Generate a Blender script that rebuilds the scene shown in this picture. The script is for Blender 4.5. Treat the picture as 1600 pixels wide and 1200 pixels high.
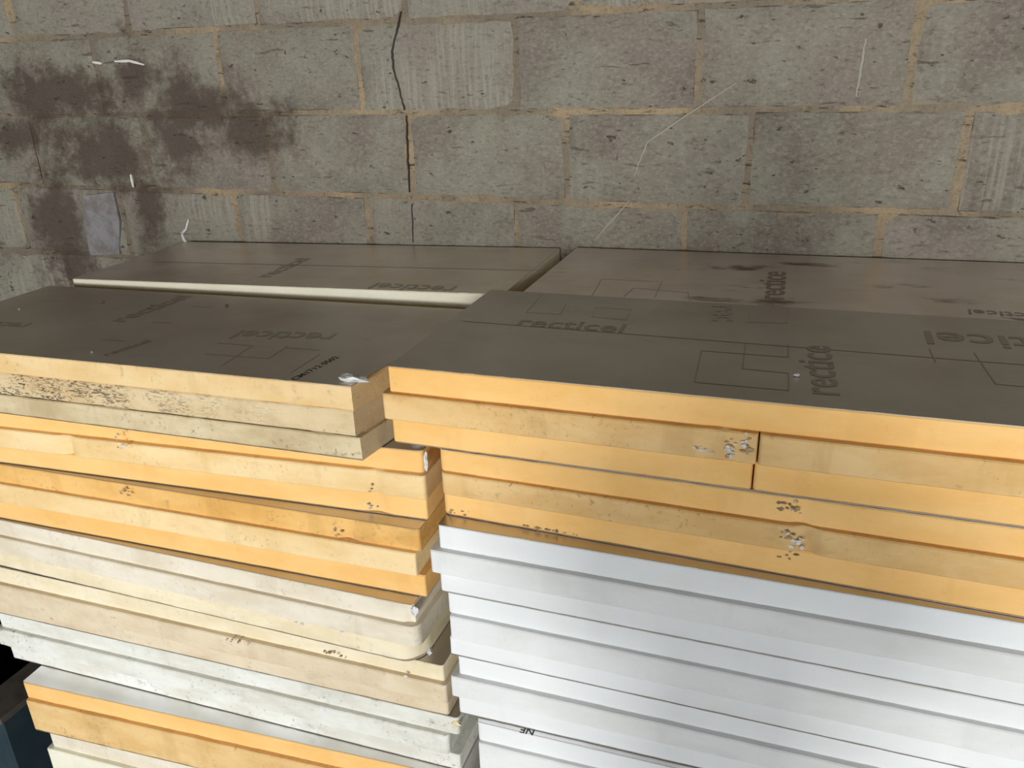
import bpy, bmesh, math, random
from mathutils import Vector, Matrix, noise

for o in list(bpy.data.objects):
    bpy.data.objects.remove(o, do_unlink=True)
S = bpy.context.scene
C = S.collection

# ------------------------------------------------------------------ camera
FPX, YAW, PITCH, ROLL = 1280.0, -0.3585, 0.3875, -0.0330
CAM = Vector((0.7348, -2.0713, 0.1480))
fw = Vector((math.sin(YAW) * math.cos(PITCH), math.cos(YAW) * math.cos(PITCH), -math.sin(PITCH)))
rt0 = Vector((math.cos(YAW), -math.sin(YAW), 0))
up0 = rt0.cross(fw)
RT = math.cos(ROLL) * rt0 + math.sin(ROLL) * up0
UP = -math.sin(ROLL) * rt0 + math.cos(ROLL) * up0
cd = bpy.data.cameras.new('camera')
cam = bpy.data.objects.new('camera', cd)
C.objects.link(cam)
cd.sensor_width = 36
cd.lens = FPX / 1600 * 36
cd.clip_start = 0.02
m = Matrix((RT, UP, -fw)).transposed().to_4x4()
m.translation = CAM
cam.matrix_world = m
S.camera = cam

# ------------------------------------------------------------------ light
S.view_settings.view_transform = 'Standard'
S.view_settings.look = 'None'
S.view_settings.gamma = 1
S.view_settings.use_curve_mapping = False
S.view_settings.exposure = 0.0
w = bpy.data.worlds.new('overcast_sky')
S.world = w
w.use_nodes = True
w.node_tree.nodes['Background'].inputs[0].default_value = (0.80, 0.88, 1.0, 1)
w.node_tree.nodes['Background'].inputs[1].default_value = 0.6


def area(name, loc, sx, sz, power, col, aim):
    l = bpy.data.lights.new(name, 'AREA')
    l.shape = 'RECTANGLE'
    l.size, l.size_y, l.energy, l.color = sx, sz, power, col
    o = bpy.data.objects.new(name, l)
    C.objects.link(o)
    o.location = loc
    o.rotation_euler = (Vector(aim) - Vector(loc)).to_track_quat('-Z', 'Y').to_euler()
    return o


# daylight through the wide doorway behind the camera
area('doorway_daylight', (1.2, -5.95, -0.30), 4.4, 2.6, 205, (0.975, 1.0, 1.0), (1.2, 0, -0.30))
# added key lamp beyond the doorway, sized to sharpen the person's shadow
area('shadow_key_lamp', (1.34, -9.5, 0.45), 1.1, 0.9, 370, (1.0, 0.99, 0.97), (0.6, -0.96, -0.6))

# ------------------------------------------------------------------ helpers


def ray(x, y):
    return fw + (x - 800) / FPX * RT - (y - 600) / FPX * UP


def on_y(x, y, Y):
    d = ray(x, y)
    return CAM + d * ((Y - CAM.y) / d.y)


def on_z(x, y, zf):
    """pixel -> point on the plane z = a + b*x"""
    a, b = zf
    d = ray(x, y)
    t = (a + b * CAM.x - CAM.z) / (d.z - b * d.x)
    return CAM + d * t


def lin(xa, za, xb, zb):
    b = (zb - za) / (xb - xa)
    return (za - b * xa, b)


def ev(f, x):
    return f[0] + f[1] * x


def rgb(r, g, b):
    f = lambda c: ((c / 255 + 0.055) / 1.055) ** 2.4 if c > 10 else c / 255 / 12.92
    return (f(r), f(g), f(b), 1)


def link(name, me, mat, parent=None, loc=(0, 0, 0)):
    o = bpy.data.objects.new(name, me)
    C.objects.link(o)
    if mat is not None and not me.materials:
        me.materials.append(mat)
    o.location = loc
    if parent is not None:
        o.parent = parent
    return o


def mesh_from(name, vs, fs, smooth=False):
    me = bpy.data.meshes.new(name)
    me.from_pydata([tuple(v) for v in vs], [], fs)
    me.update()
    bm = bmesh.new()
    bm.from_mesh(me)
    bmesh.ops.recalc_face_normals(bm, faces=bm.faces)
    bm.to_mesh(me)
    bm.free()
    if smooth:
        me.shade_smooth()
        me.set_sharp_from_angle(angle=0.7)
    return me


def box_mesh(name, x0, x1, y0, y1, z0, z1, bev=0.0):
    bm = bmesh.new()
    bmesh.ops.create_cube(bm, size=1)
    for v in bm.verts:
        v.co = Vector((x0 if v.co.x < 0 else x1, y0 if v.co.y < 0 else y1, z0 if v.co.z < 0 else z1))
    if bev:
        bmesh.ops.bevel(bm, geom=list(bm.edges), offset=bev, segments=1, affect='EDGES', profile=0.5)
    me = bpy.data.meshes.new(name)
    bm.to_mesh(me)
    bm.free()
    return me


def tag(o, label, cat, group=None, kind=None):
    if label:
        o['label'] = label
    if cat:
        o['category'] = cat
    if group:
        o['group'] = group
    if kind:
        o['kind'] = kind
    return o


def empty(name, loc):
    o = bpy.data.objects.new(name, None)
    C.objects.link(o)
    o.empty_display_size = 0.05
    o.location = loc
    return o


# ------------------------------------------------------------------ materials
class NT:
    def __init__(self, name):
        self.mat = bpy.data.materials.new(name)
        self.mat.use_nodes = True
        self.t = self.mat.node_tree
        self.b = self.t.nodes['Principled BSDF']

    def n(self, typ, **kw):
        nd = self.t.nodes.new(typ)
        for k, v in kw.items():
            setattr(nd, k, v)
        return nd

    def l(self, a, b):
        self.t.links.new(a, b)

    def math(self, op, a, b=None, clamp=False):
        nd = self.n('ShaderNodeMath', operation=op, use_clamp=clamp)
        for i, v in enumerate((a, b)):
            if v is None:
                continue
            if hasattr(v, 'default_value'):
                self.l(v, nd.inputs[i])
            else:
                nd.inputs[i].default_value = v
        return nd.outputs[0]

    def coords(self, seeded=True):
        tc = self.n('ShaderNodeTexCoord').outputs['Object']
        if not seeded:
            return tc
        r = self.n('ShaderNodeObjectInfo').outputs['Random']
        mul = self.n('ShaderNodeVectorMath', operation='SCALE')
        mul.inputs[0].default_value = (37.0, 11.0, 23.0)
        self.l(r, mul.inputs['Scale'])
        ad = self.n('ShaderNodeVectorMath', operation='ADD')
        self.l(tc, ad.inputs[0])
        self.l(mul.outputs[0], ad.inputs[1])
        return ad.outputs[0]

    def noise(self, vec, scale, detail=4, rough=0.55, stretch=(1, 1, 1), dist=0.0):
        mp = self.n('ShaderNodeMapping')
        mp.inputs['Scale'].default_value = stretch
        self.l(vec, mp.inputs['Vector'])
        nz = self.n('ShaderNodeTexNoise')
        nz.inputs['Scale'].default_value = scale
        nz.inputs['Detail'].default_value = detail
        nz.inputs['Roughness'].default_value = rough
        nz.inputs['Distortion'].default_value = dist
        self.l(mp.outputs[0], nz.inputs['Vector'])
        return nz.outputs['Fac']

    def ramp(self, fac, a, b):
        mr = self.n('ShaderNodeMapRange', interpolation_type='SMOOTHSTEP')
        mr.inputs['From Min'].default_value = a
        mr.inputs['From Max'].default_value = b
        self.l(fac, mr.inputs['Value'])
        return mr.outputs[0]

    def mix(self, fac, a, b):
        mx = self.n('ShaderNodeMix', data_type='RGBA')
        for s, v in ((mx.inputs['Factor'], fac), (mx.inputs['A'], a), (mx.inputs['B'], b)):
            if hasattr(v, 'default_value'):
                self.l(v, s)
            else:
                s.default_value = v
        return mx.outputs['Result']

    def bump(self, h, strength, dist=0.002):
        bp = self.n('ShaderNodeBump')
        bp.inputs['Strength'].default_value = strength
        bp.inputs['Distance'].default_value = dist
        self.l(h, bp.inputs['Height'])
        self.l(bp.outputs[0], self.b.inputs['Normal'])

    def done(self, col, rough=0.85, metal=0.0, spec=0.3):
        if hasattr(col, 'default_value'):
            self.l(col, self.b.inputs['Base Color'])
        else:
            self.b.inputs['Base Color'].default_value = col
        self.b.inputs['Roughness'].default_value = rough
        self.b.inputs['Metallic'].default_value = metal
        self.b.inputs['Specular IOR Level'].default_value = spec
        return self.mat


def foam(name, col, col2, speck=0.3, smear=0.3, dark=(0.05, 0.04, 0.03, 1), fibre=0.0):
    """cut polyurethane foam: soft mottling, rubbed streaks, grey smudges, mould specks"""
    t = NT(name)
    v = t.coords()
    c = t.mix(t.ramp(t.noise(v, 5, 6, 0.65, (1, 1, 2.5)), 0.35, 0.68), col, col2)
    # vertical rub marks with hard and soft edges
    st = t.ramp(t.noise(v, 13, 4, 0.55, (1, 1, 0.2)), 0.55, 0.66)
    c = t.mix(t.math('MULTIPLY', st, 0.30 * smear), c, (col2[0] * .66, col2[1] * .62, col2[2] * .56, 1))
    lt = t.ramp(t.noise(v, 11, 4, 0.6, (1.3, 1, 0.3)), 0.60, 0.72)
    c = t.mix(t.math('MULTIPLY', lt, 0.40 * smear), c, (min(col[0] * 1.04, 1), min(col[1] * 1.08, 1), min(col[2] * 1.22, 1), 1))
    sg = t.ramp(t.noise(v, 8, 7, 0.72, (1, 1, 1.6)), 0.54, 0.72)
    c = t.mix(t.math('MULTIPLY', sg, 0.5 * speck), c, (dark[0] * 1.2 + col2[0] * .35, dark[1] * 1.2 + col2[1] * .33, dark[2] * 1.2 + col2[2] * .33, 1))
    sp = t.math('MULTIPLY', t.ramp(t.noise(v, 100, 4, 0.62), 0.55, 0.74), t.ramp(t.noise(v, 8, 5, 0.62), 0.44, 0.66))
    c = t.mix(t.math('MULTIPLY', sp, min(1, speck * 0.95)), c, dark)
    sp2 = t.math('MULTIPLY', t.ramp(t.noise(v, 45, 4, 0.6), 0.59, 0.77), t.ramp(t.noise(v, 3.5, 4, 0.6), 0.44, 0.60))
    c = t.mix(t.math('MULTIPLY', sp2, min(1, speck * 0.75)), c, dark)
    fine = t.noise(v, 420, 2, 0.6)
    if fibre:
        f1 = t.ramp(t.noise(v, 170, 3, 0.55, (0.30, 1, 1.2), 1.8), 0.515, 0.56)
        tcx = t.n('ShaderNodeSeparateXYZ')
        t.l(t.coords(False), tcx.inputs[0])
        brk = t.ramp(t.noise(v, 14, 3, 0.6), 0.36, 0.5)
        g = t.math('MULTIPLY', t.math('MULTIPLY', f1, brk), t.ramp(tcx.outputs['X'], 0.55, -0.20))
        c = t.mix(t.math('MULTIPLY', g, fibre), c, (0.045, 0.04, 0.035, 1))
    t.bump(fine, 0.3, 0.0015)
    return t.done(c, 0.9, 0, 0.15)


def foil(name, col, rough, stain=0.0, grime=0.25):
    t = NT(name)
    v = t.coords()
    c = t.mix(t.ramp(t.noise(v, 3.5, 5, 0.6), 0.35, 0.7), col, (col[0] * .84, col[1] * .82, col[2] * .79, 1))
    g = t.math('MULTIPLY', t.ramp(t.noise(v, 9, 6, 0.7, (0.5, 1, 1)), 0.52, 0.75), grime)
    c = t.mix(g, c, (0.27, 0.235, 0.20, 1))
    if stain:
        m1 = t.ramp(t.noise(v, 11, 6, 0.65, (0.5, 1.25, 1)), 0.555, 0.67)
        m2 = t.ramp(t.noise(v, 2.6, 3, 0.5), 0.40, 0.56)
        c = t.mix(t.math('MULTIPLY', t.math('MULTIPLY', m1, m2), stain), c, (0.06, 0.035, 0.028, 1))
    rr = t.math('ADD', t.math('MULTIPLY', t.noise(v, 12, 5, 0.65), 0.22), rough - 0.11)
    t.l(rr, t.b.inputs['Roughness'])
    t.bump(t.noise(v, 9, 3, 0.5), 0.10, 0.004)
    out = t.done(c, rough, 0.93, 0.4)
    return out


M = {}
ORANGE, ORANGE2 = rgb(247, 202, 133), rgb(240, 190, 116)
TAN, TAN2 = rgb(233, 205, 156), rgb(224, 190, 132)
M['orange'] = foam('orange_foam', ORANGE, ORANGE2, 0.10, 0.35)
M['orange_tongue'] = foam('orange_foam_tongue', rgb(232, 198, 142), rgb(218, 178, 118), 0.65, 0.8, (0.12, 0.075, 0.03, 1))
M['pale_tongue'] = foam('bleached_orange_foam_tongue', rgb(244, 217, 166), rgb(234, 200, 142), 0.5, 0.6, (0.16, 0.10, 0.05, 1))
M['amber'] = foam('amber_foam', rgb(238, 193, 122), rgb(224, 173, 98), 0.6, 0.8, (0.10, 0.065, 0.03, 1))
M['tan'] = foam('weathered_tan_foam', TAN, TAN2, 0.45, 0.5, (0.12, 0.09, 0.06, 1))
M['tan_fibre'] = foam('weathered_fibrous_foam', rgb(220, 200, 162), rgb(206, 178, 134), 0.6, 0.4, (0.09, 0.07, 0.05, 1), 0.9)
M['tan_grey'] = foam('mouldy_grey_tan_foam', rgb(218, 202, 166), rgb(192, 172, 134), 0.8, 0.8, (0.08, 0.075, 0.06, 1))
M['greige'] = foam('greige_foam', rgb(234, 226, 208), rgb(220, 208, 184), 0.4, 0.6, (0.13, 0.11, 0.095, 1))
M['cream'] = foam('cream_foam', rgb(240, 229, 200), rgb(228, 212, 176), 0.35, 0.5, (0.13, 0.11, 0.09, 1))
M['beige'] = foam('beige_foam', rgb(228, 213, 186), rgb(214, 195, 164), 0.6, 0.6, (0.12, 0.10, 0.08, 1))
M['dirty_white'] = foam('dirty_white_foam', rgb(233, 234, 227), rgb(214, 212, 200), 0.85, 0.5, (0.10, 0.10, 0.10, 1))
M['white'] = foam('white_foam', rgb(236, 239, 240), rgb(232, 234, 234), 0.06, 0.12, (0.4, 0.4, 0.38, 1))
M['white_tongue'] = foam('white_foam_tongue', rgb(232, 234, 234), rgb(224, 225, 223), 0.14, 0.35, (0.4, 0.4, 0.38, 1))
M['ivory'] = foam('ivory_foam', rgb(240, 238, 220), rgb(232, 228, 204), 0.1, 0.3, (0.4, 0.35, 0.25, 1))
M['foil'] = foil('grey_foil_facing', (0.50, 0.475, 0.44, 1), 0.33)
M['foil_dull'] = foil('dull_foil_facing', (0.58, 0.545, 0.50, 1), 0.36)
M['foil_stained'] = foil('stained_foil_facing', (0.80, 0.74, 0.70, 1), 0.33, 0.85)
M['foil_back'] = foil('pale_foil_facing', (0.84, 0.79, 0.73, 1), 0.36)  # pale base colour for the back-left facing
M['foil_bright'] = foil('bright_foil_facing', (0.86, 0.86, 0.87, 1), 0.33, 0, 0.15)
t = NT('print_ink')
M['ink'] = t.done((0.33, 0.30, 0.275, 1), 0.36, 0.93)
t = NT('pale_print_ink')
M['ink_pale'] = t.done((0.42, 0.39, 0.355, 1), 0.36, 0.93)
t = NT('black_print_ink')
M['ink_black'] = t.done((0.07, 0.06, 0.05, 1), 0.6, 0.2)
t = NT('torn_white_foil')
M['torn'] = t.done(t.mix(t.ramp(t.noise(t.coords(), 60, 4), .4, .7), (0.75, 0.75, 0.74, 1), (0.4, 0.39, 0.38, 1)), 0.6)
t = NT('chipped_pale_foam')
M['chip'] = t.done(t.mix(t.ramp(t.noise(t.coords(), 120, 4), .4, .65), (0.80, 0.72, 0.58, 1), (0.35, 0.25, 0.15, 1)), 0.9)
t = NT('bruised_foam')
M['bruise'] = t.done(t.mix(t.ramp(t.noise(t.coords(), 90, 4), .4, .65), (0.45, 0.31, 0.16, 1), (0.26, 0.18, 0.10, 1)), 0.9)
t = NT('dark_grime')
M['grime'] = t.done(t.mix(t.ramp(t.noise(t.coords(), 80, 4), .4, .65), (0.17, 0.12, 0.075, 1), (0.32, 0.23, 0.14, 1)), 0.9)

# ------------------------------------------------------------------ room shell
ZF, ZC = -1.70, 1.55
XL, XR, YN = -4.5, 4.8, -6.0


def wall_material():
    """concrete block: grey-brown grain, combed lines, pits, mortar smeared over the edges; dark spilled stain"""
    t = NT('concrete_block')
    v = t.coords()
    raw = t.coords(False)
    inf = t.n('ShaderNodeObjectInfo').outputs['Random']
    c = t.mix(inf, rgb(126, 117, 106), rgb(143, 135, 125))
    c = t.mix(t.ramp(t.noise(v, 6, 6, 0.65), 0.38, 0.68), c, rgb(142, 140, 125))
    c = t.mix(t.math('MULTIPLY', t.ramp(t.noise(v, 3.5, 5, 0.65), 0.48, 0.70), 0.55), c, rgb(104, 95, 87))
    # sandy grain
    c = t.mix(t.math('MULTIPLY', t.ramp(t.noise(v, 130, 4, 0.7, (0.7, 1, 1)), 0.42, 0.72), 0.42), c, rgb(172, 165, 150))
    c = t.mix(t.math('MULTIPLY', t.ramp(t.noise(v, 85, 4, 0.7, (0.6, 1, 1.3)), 0.52, 0.70), 0.55), c, rgb(86, 78, 70))
    # combed vertical lines on some of the blocks
    comb = t.ramp(t.noise(v, 10, 3, 0.55, (11.0, 1, 0.35), 0.1), 0.44, 0.62)
    where = t.math('MULTIPLY', t.ramp(t.noise(v, 3.2, 2, 0.5), 0.46, 0.60), t.ramp(inf, 0.30, 0.55))
    c = t.mix(t.math('MULTIPLY', t.math('MULTIPLY', comb, where), 0.55), c, rgb(166, 160, 147))
    pits = t.ramp(t.noise(v, 36, 5, 0.65, (0.7, 1, 1.5)), 0.645, 0.70)
    c = t.mix(t.math('MULTIPLY', pits, 0.8), c, (0.05, 0.042, 0.036, 1))
    scr = t.ramp(t.noise(v, 20, 4, 0.6, (0.35, 1, 2.4), 0.5), 0.655, 0.70)
    c = t.mix(t.math('MULTIPLY', scr, 0.55), c, (0.07, 0.06, 0.052, 1))
    # mortar smeared over the edges, and gap shadow painted dark along them here and there
    sx = t.n('ShaderNodeSeparateXYZ')
    t.l(raw, sx.inputs[0])
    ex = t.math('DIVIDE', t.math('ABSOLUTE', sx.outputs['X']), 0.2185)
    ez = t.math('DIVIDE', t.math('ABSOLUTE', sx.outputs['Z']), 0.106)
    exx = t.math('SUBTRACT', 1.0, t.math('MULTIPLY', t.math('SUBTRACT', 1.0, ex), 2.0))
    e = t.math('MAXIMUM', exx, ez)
    sm = t.ramp(t.math('ADD', e, t.math('MULTIPLY', t.math('SUBTRACT', t.noise(v, 9, 6, 0.7), 0.5), 1.1)), 0.99, 1.12)
    c = t.mix(t.math('MULTIPLY', sm, 0.75), c, rgb(150, 136, 114))
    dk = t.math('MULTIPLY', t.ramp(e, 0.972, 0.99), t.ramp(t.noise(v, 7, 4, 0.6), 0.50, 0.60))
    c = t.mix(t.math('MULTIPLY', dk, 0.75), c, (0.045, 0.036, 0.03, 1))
    c = stain_nodes(t, c)
    h = t.math('SUBTRACT', t.noise(v, 120, 5, 0.7), t.math('ADD', t.math('MULTIPLY', pits, 0.8), t.math('MULTIPLY', scr, .5)))
    t.bump(h, 0.8, 0.005)
    return t.done(c, 0.95, 0, 0.15)


STAINS = [(300, 175, 95, 62), (395, 195, 60, 50), (85, 150, 85, 50), (20, 212, 75, 32), (165, 240, 115, 65),
          (92, 335, 42, 75), (110, 410, 45, 60), (215, 125, 28, 55), (285, 222, 45, 30), (235, 335, 24, 60)]


def stain_nodes(t, c):
    pos = t.n('ShaderNodeNewGeometry').outputs['Position']
    total = None
    for (px, py, rx, ry) in STAINS:
        a = on_y(px, py, 0)
        bx = abs(on_y(px + rx, py, 0).x - a.x)
        bz = abs(on_y(px, py + ry, 0).z - a.z)
        s = t.n('ShaderNodeVectorMath', operation='SUBTRACT')
        t.l(pos, s.inputs[0])
        s.inputs[1].default_value = (a.x, 0, a.z)
        d = t.n('ShaderNodeVectorMath', operation='MULTIPLY')
        t.l(s.outputs[0], d.inputs[0])
        d.inputs[1].default_value = (1 / bx, 0, 1 / bz)
        ln = t.n('ShaderNodeVectorMath', operation='LENGTH')
        t.l(d.outputs[0], ln.inputs[0])
        f = t.math('SUBTRACT', 1.0, ln.outputs['Value'])
        total = f if total is None else t.math('MAXIMUM', total, f)
    nz = t.math('SUBTRACT', t.noise(pos, 7, 9, 0.74, (1.0, 1, 1.0)), 0.5)
    k = t.ramp(t.math('ADD', total, t.math('MULTIPLY', nz, 4.2)), -0.42, 0.62)
    return t.mix(t.math('MULTIPLY', k, 0.80), c, rgb(76, 63, 56))


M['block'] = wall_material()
t = NT('sandy_mortar')
v = t.coords()
c = t.mix(t.ramp(t.noise(v, 7, 6, 0.65), .35, .65), rgb(146, 132, 111), rgb(172, 152, 122))
c = t.mix(t.math('MULTIPLY', t.ramp(t.noise(v, 2.6, 5, 0.65), 0.42, 0.58), 0.85), c, rgb(126, 117, 104))
c = t.mix(t.math('MULTIPLY', t.ramp(t.noise(v, 130, 4, 0.7), 0.45, 0.7), 0.45), c, rgb(104, 93, 80))
c = t.mix(t.math('MULTIPLY', t.ramp(t.noise(v, 50, 4, 0.6), 0.6, 0.7), 0.6), c, rgb(82, 70, 60))
c = t.mix(t.math('MULTIPLY', t.ramp(t.noise(v, 11, 6, 0.75, (1, 1, 6)), 0.57, 0.62), 0.8), c, rgb(54, 46, 40))  # thin dark lines painted in for shadow gaps at the bed joints
c = stain_nodes(t, c)
t.bump(t.noise(v, 90, 5, 0.7), 0.9, 0.007)
M['mortar'] = t.done(c, 0.95, 0, 0.1)

# back wall: a mortar body with every block a piece of its own
wb = empty('wall_back', (0, 0, ZF))
tag(wb, 'grey concrete block wall with sandy mortar behind the stacks', None, None, 'structure')


def gridplane(name, x0, x1, z0, z1, nx, nz, amp):
    vs, fs = [], []
    for j in range(nz + 1):
        for i in range(nx + 1):
            x = x0 + (x1 - x0) * i / nx
            z = z0 + (z1 - z0) * j / nz
            vs.append((x, 0.0035 + amp * noise.noise(Vector((x * 14, 0, z * 14))), z - ZF))
    for j in range(nz):
        for i in range(nx):
            a = j * (nx + 1) + i
            fs.append((a, a + 1, a + nx + 2, a + nx + 1))
    n0 = len(vs)
    for (x, z) in ((x0, z0), (x1, z0), (x1, z1), (x0, z1)):
        vs += [(x, 0.012, z - ZF), (x, 0.14, z - ZF)]
    for k in range(4):
        a, b = n0 + 2 * k, n0 + 2 * ((k + 1) % 4)
        fs.append((a, b, b + 1, a + 1))
    fs.append((n0 + 1, n0 + 3, n0 + 5, n0 + 7))
    return mesh_from(name, vs, fs, True)


link('mortar_bed', gridplane('mortar_bed', XL, XR, ZF, ZC, 620, 220, 0.004), M['mortar'], wb)

rng = random.Random(4)


def block_mesh(wd, ht, seed):
    """block face with worn, slightly wandering edges"""
    nx, nz = 18, 9
    vs, fs = [], []
    for j in range(nz + 1):
        for i in range(nx + 1):
            u, q = i / nx, j / nz
            x, z = (u - .5) * wd, (q - .5) * ht
            e = min(u, 1 - u) * wd, min(q, 1 - q) * ht
            if e[0] < 1e-6:
                x += 0.0022 * noise.noise(Vector((seed, z * 45, 3 + u * 9))) - math.copysign(0.0008, x)
            if e[1] < 1e-6:
                z += 0.0022 * noise.noise(Vector((x * 45, seed, q * 9)))
            edge = min(e)
            y = -0.0045 + 0.0022 * noise.noise(Vector((x * 9, z * 9, seed * 3.1)))
            if edge < 1e-6:
                y = 0.0035
            vs.append((x, y, z))
    for j in range(nz):
        for i in range(nx):
            a = j * (nx + 1) + i
            fs.append((a, a + 1, a + nx + 2, a + nx + 1))
    # back rim
    ring = [i for i in range(nx + 1)] + [(j + 1) * (nx + 1) - 1 for j in range(1, nz + 1)] + \
           [nz * (nx + 1) + i for i in range(nx - 1, -1, -1)] + [j * (nx + 1) for j in range(nz - 1, 0, -1)]
    n0 = len(vs)
    for r in ring:
        vs.append((vs[r][0], 0.09, vs[r][2]))
    for k in range(len(ring)):
        a, b = ring[k], ring[(k + 1) % len(ring)]
        fs.append((a, n0 + k, n0 + (k + 1) % len(ring), b))
    fs.append(tuple(n0 + k for k in range(len(ring) - 1, -1, -1)))
    return mesh_from('block', vs, fs, True)


BV = [block_mesh(0.437, 0.212, 1.7 * k + .3) for k in range(10)]
OFF = {1: 0.152, 0: 0.0, -1: 0.129, -2: -0.015}
for r in range(-8, 7):      # row r spans z r*.225 .. (r+1)*.225
    z0 = r * 0.225
    zc = z0 + 0.1125
    off = OFF.get(r, 0.14 if r % 2 else 0.0)
    if z0 + .02 < ZF:
        continue
    if z0 + 0.225 > ZC:
        break
    k0 = math.ceil((XL - off) / 0.45)
    for k in range(k0, 12):
        xc = off + 0.45 * k + 0.225
        if xc + 0.22 > XR:
            break
        sl = 0.0022 * math.sin(k * 2.1 + r)
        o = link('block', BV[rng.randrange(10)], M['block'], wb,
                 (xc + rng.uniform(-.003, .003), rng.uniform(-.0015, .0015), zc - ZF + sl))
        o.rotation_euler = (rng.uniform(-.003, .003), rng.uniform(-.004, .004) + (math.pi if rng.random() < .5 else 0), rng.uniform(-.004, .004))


def ribbon(name, pts, wd, mat, parent, y=-0.0085, base=(0, 0, 0), jag=0.4):
    """thin wall mark following points (world x,z)"""
    vs, fs = [], []
    n = len(pts)
    for i, (x, z) in enumerate(pts):
        a = pts[max(i - 1, 0)]
        b = pts[min(i + 1, n - 1)]
        tx, tz = b[0] - a[0], b[1] - a[1]
        L = math.hypot(tx, tz) or 1
        nxx, nzz = -tz / L, tx / L
        w_ = wd * (0.6 + 0.4 * math.sin(math.pi * i / max(n - 1, 1))) * (1 + jag * noise.noise(Vector((x * 60, z * 60, 1))))
        vs += [(x + nxx * w_ / 2 - base[0], y - base[1], z + nzz * w_ / 2 - base[2]),
               (x - nxx * w_ / 2 - base[0], y - base[1], z - nzz * w_ / 2 - base[2]),
               (x - nxx * w_ / 2 - base[0], y + 0.004 - base[1], z - nzz * w_ / 2 - base[2]),
               (x + nxx * w_ / 2 - base[0], y + 0.004 - base[1], z + nzz * w_ / 2 - base[2])]
    for i in range(n - 1):
        a = 4 * i
        for k in range(4):
            fs.append((a + k, a + (k + 1) % 4, a + 4 + (k + 1) % 4, a + 4 + k))
    fs += [(0, 1, 2, 3), (4 * n - 1, 4 * n - 2, 4 * n - 3, 4 * n - 4)]
    return link(name, mesh_from(name, vs, fs), mat, parent)


def poly(pxs, step=8, jit=0.002, seed=0):
    out = []
    for (a, b) in zip(pxs[:-1], pxs[1:]):
        for k in range(step):
            q = on_y(a[0] + (b[0] - a[0]) * k / step, a[1] + (b[1] - a[1]) * k / step, 0)
            out.append((q.x + jit * noise.noise(Vector((k * 1.3, a[0], seed))), q.z))
    q = on_y(*pxs[-1], 0)
    out.append((q.x, q.z))
    return out


t = NT('crack_shadow_filler')
M['crack'] = t.done(rgb(70, 64, 60), 0.95, 0, 0.1)
t = NT('chalky_scratch')
M['scratch'] = t.done(rgb(158, 152, 141), 0.95, 0, 0.1)
t = NT('white_paint_drip')
M['wpaint'] = t.done(rgb(214, 210, 204), 0.7, 0, 0.2)
t = NT('lilac_grey_paint')
vv = t.coords()
M['lilac'] = t.done(t.mix(t.ramp(t.noise(vv, 22, 5, 0.65), .4, .62), rgb(142, 139, 142), rgb(122, 116, 112)), 0.9, 0, 0.1)
ribbon('crack', poly([(628, 18), (622, 45), (614, 80), (617, 110), (626, 140), (633, 172)], 6, .003, 1), 0.0045, M['crack'], wb, -0.0075, (0, 0, ZF))
ribbon('crack', poly([(636, 180), (638, 235), (641, 300)], 8, .003, 2), 0.0035, M['crack'], wb, -0.0075, (0, 0, ZF))
ribbon('crack', poly([(645, 318), (647, 378)], 8, .003, 3), 0.003, M['crack'], wb, -0.0075, (0, 0, ZF))
ribbon('scratch', poly([(1150, 130), (1070, 182), (1012, 222), (992, 275)], 8, .003, 4), 0.0035, M['scratch'], wb, -0.0085, (0, 0, ZF))
ribbon('scratch', poly([(985, 312), (930, 375)], 8, .003, 5), 0.0035, M['scratch'], wb, -0.0085, (0, 0, ZF))
ribbon('scratch', poly([(1352, 60), (1346, 100), (1338, 150)], 6, .004, 6), 0.005, M['scratch'], wb, -0.0085, (0, 0, ZF))
ribbon('paint_drip', poly([(297, 342), (293, 358), (287, 364)], 4, .002, 6), 0.007, M['wpaint'], wb, -0.0085, (0, 0, ZF))
ribbon('paint_drip', poly([(286, 362), (290, 374), (296, 380)], 4, .002, 7), 0.009, M['wpaint'], wb, -0.0085, (0, 0, ZF))
ribbon('paint_drip', poly([(148, 97), (162, 99)], 4, .002, 8), 0.008, M['wpaint'], wb, -0.0085, (0, 0, ZF))
ribbon('paint_drip', poly([(182, 96), (205, 95), (228, 101)], 4, .002, 8), 0.007, M['wpaint'], wb, -0.0085, (0, 0, ZF))
ribbon('paint_drip', poly([(207, 272), (211, 292)], 4, .002, 9), 0.008, M['wpaint'], wb, -0.0085, (0, 0, ZF))
# a lilac-grey painted patch
pc = [on_y(x, y, 0) for x, y in ((135, 305), (180, 300), (190, 345), (190, 396), (145, 398), (134, 350))]
vs = [(q.x, -0.0095, q.z - ZF) for q in pc] + [(q.x, 0.0, q.z - ZF) for q in pc]
n = len(pc)
link('paint_patch', mesh_from('paint_patch', vs, [tuple(range(n)), tuple(range(2 * n - 1, n - 1, -1))] +
     [(k, (k + 1) % n, n + (k + 1) % n, n + k) for k in range(n)]), M['lilac'], wb)

# the rest of the shed
t = NT('dusty_concrete_floor')
vv = t.coords(False)
M['floor'] = t.done(t.mix(t.ramp(t.noise(vv, 3, 6, 0.65), .35, .7), rgb(96, 90, 82), rgb(74, 68, 62)), 0.9)
t = NT('grey_render')
vv = t.coords(False)
M['render'] = t.done(t.mix(t.ramp(t.noise(vv, 2.2, 6, 0.65), .35, .7), rgb(118, 110, 100), rgb(98, 90, 82)), 0.95)
t = NT('dark_ceiling_boards')
vv = t.coords(False)
M['ceil'] = t.done(t.mix(t.ramp(t.noise(vv, 4, 5, 0.6, (0.3, 6, 1)), .4, .65), rgb(84, 74, 64), rgb(62, 54, 48)), 0.9)


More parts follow.
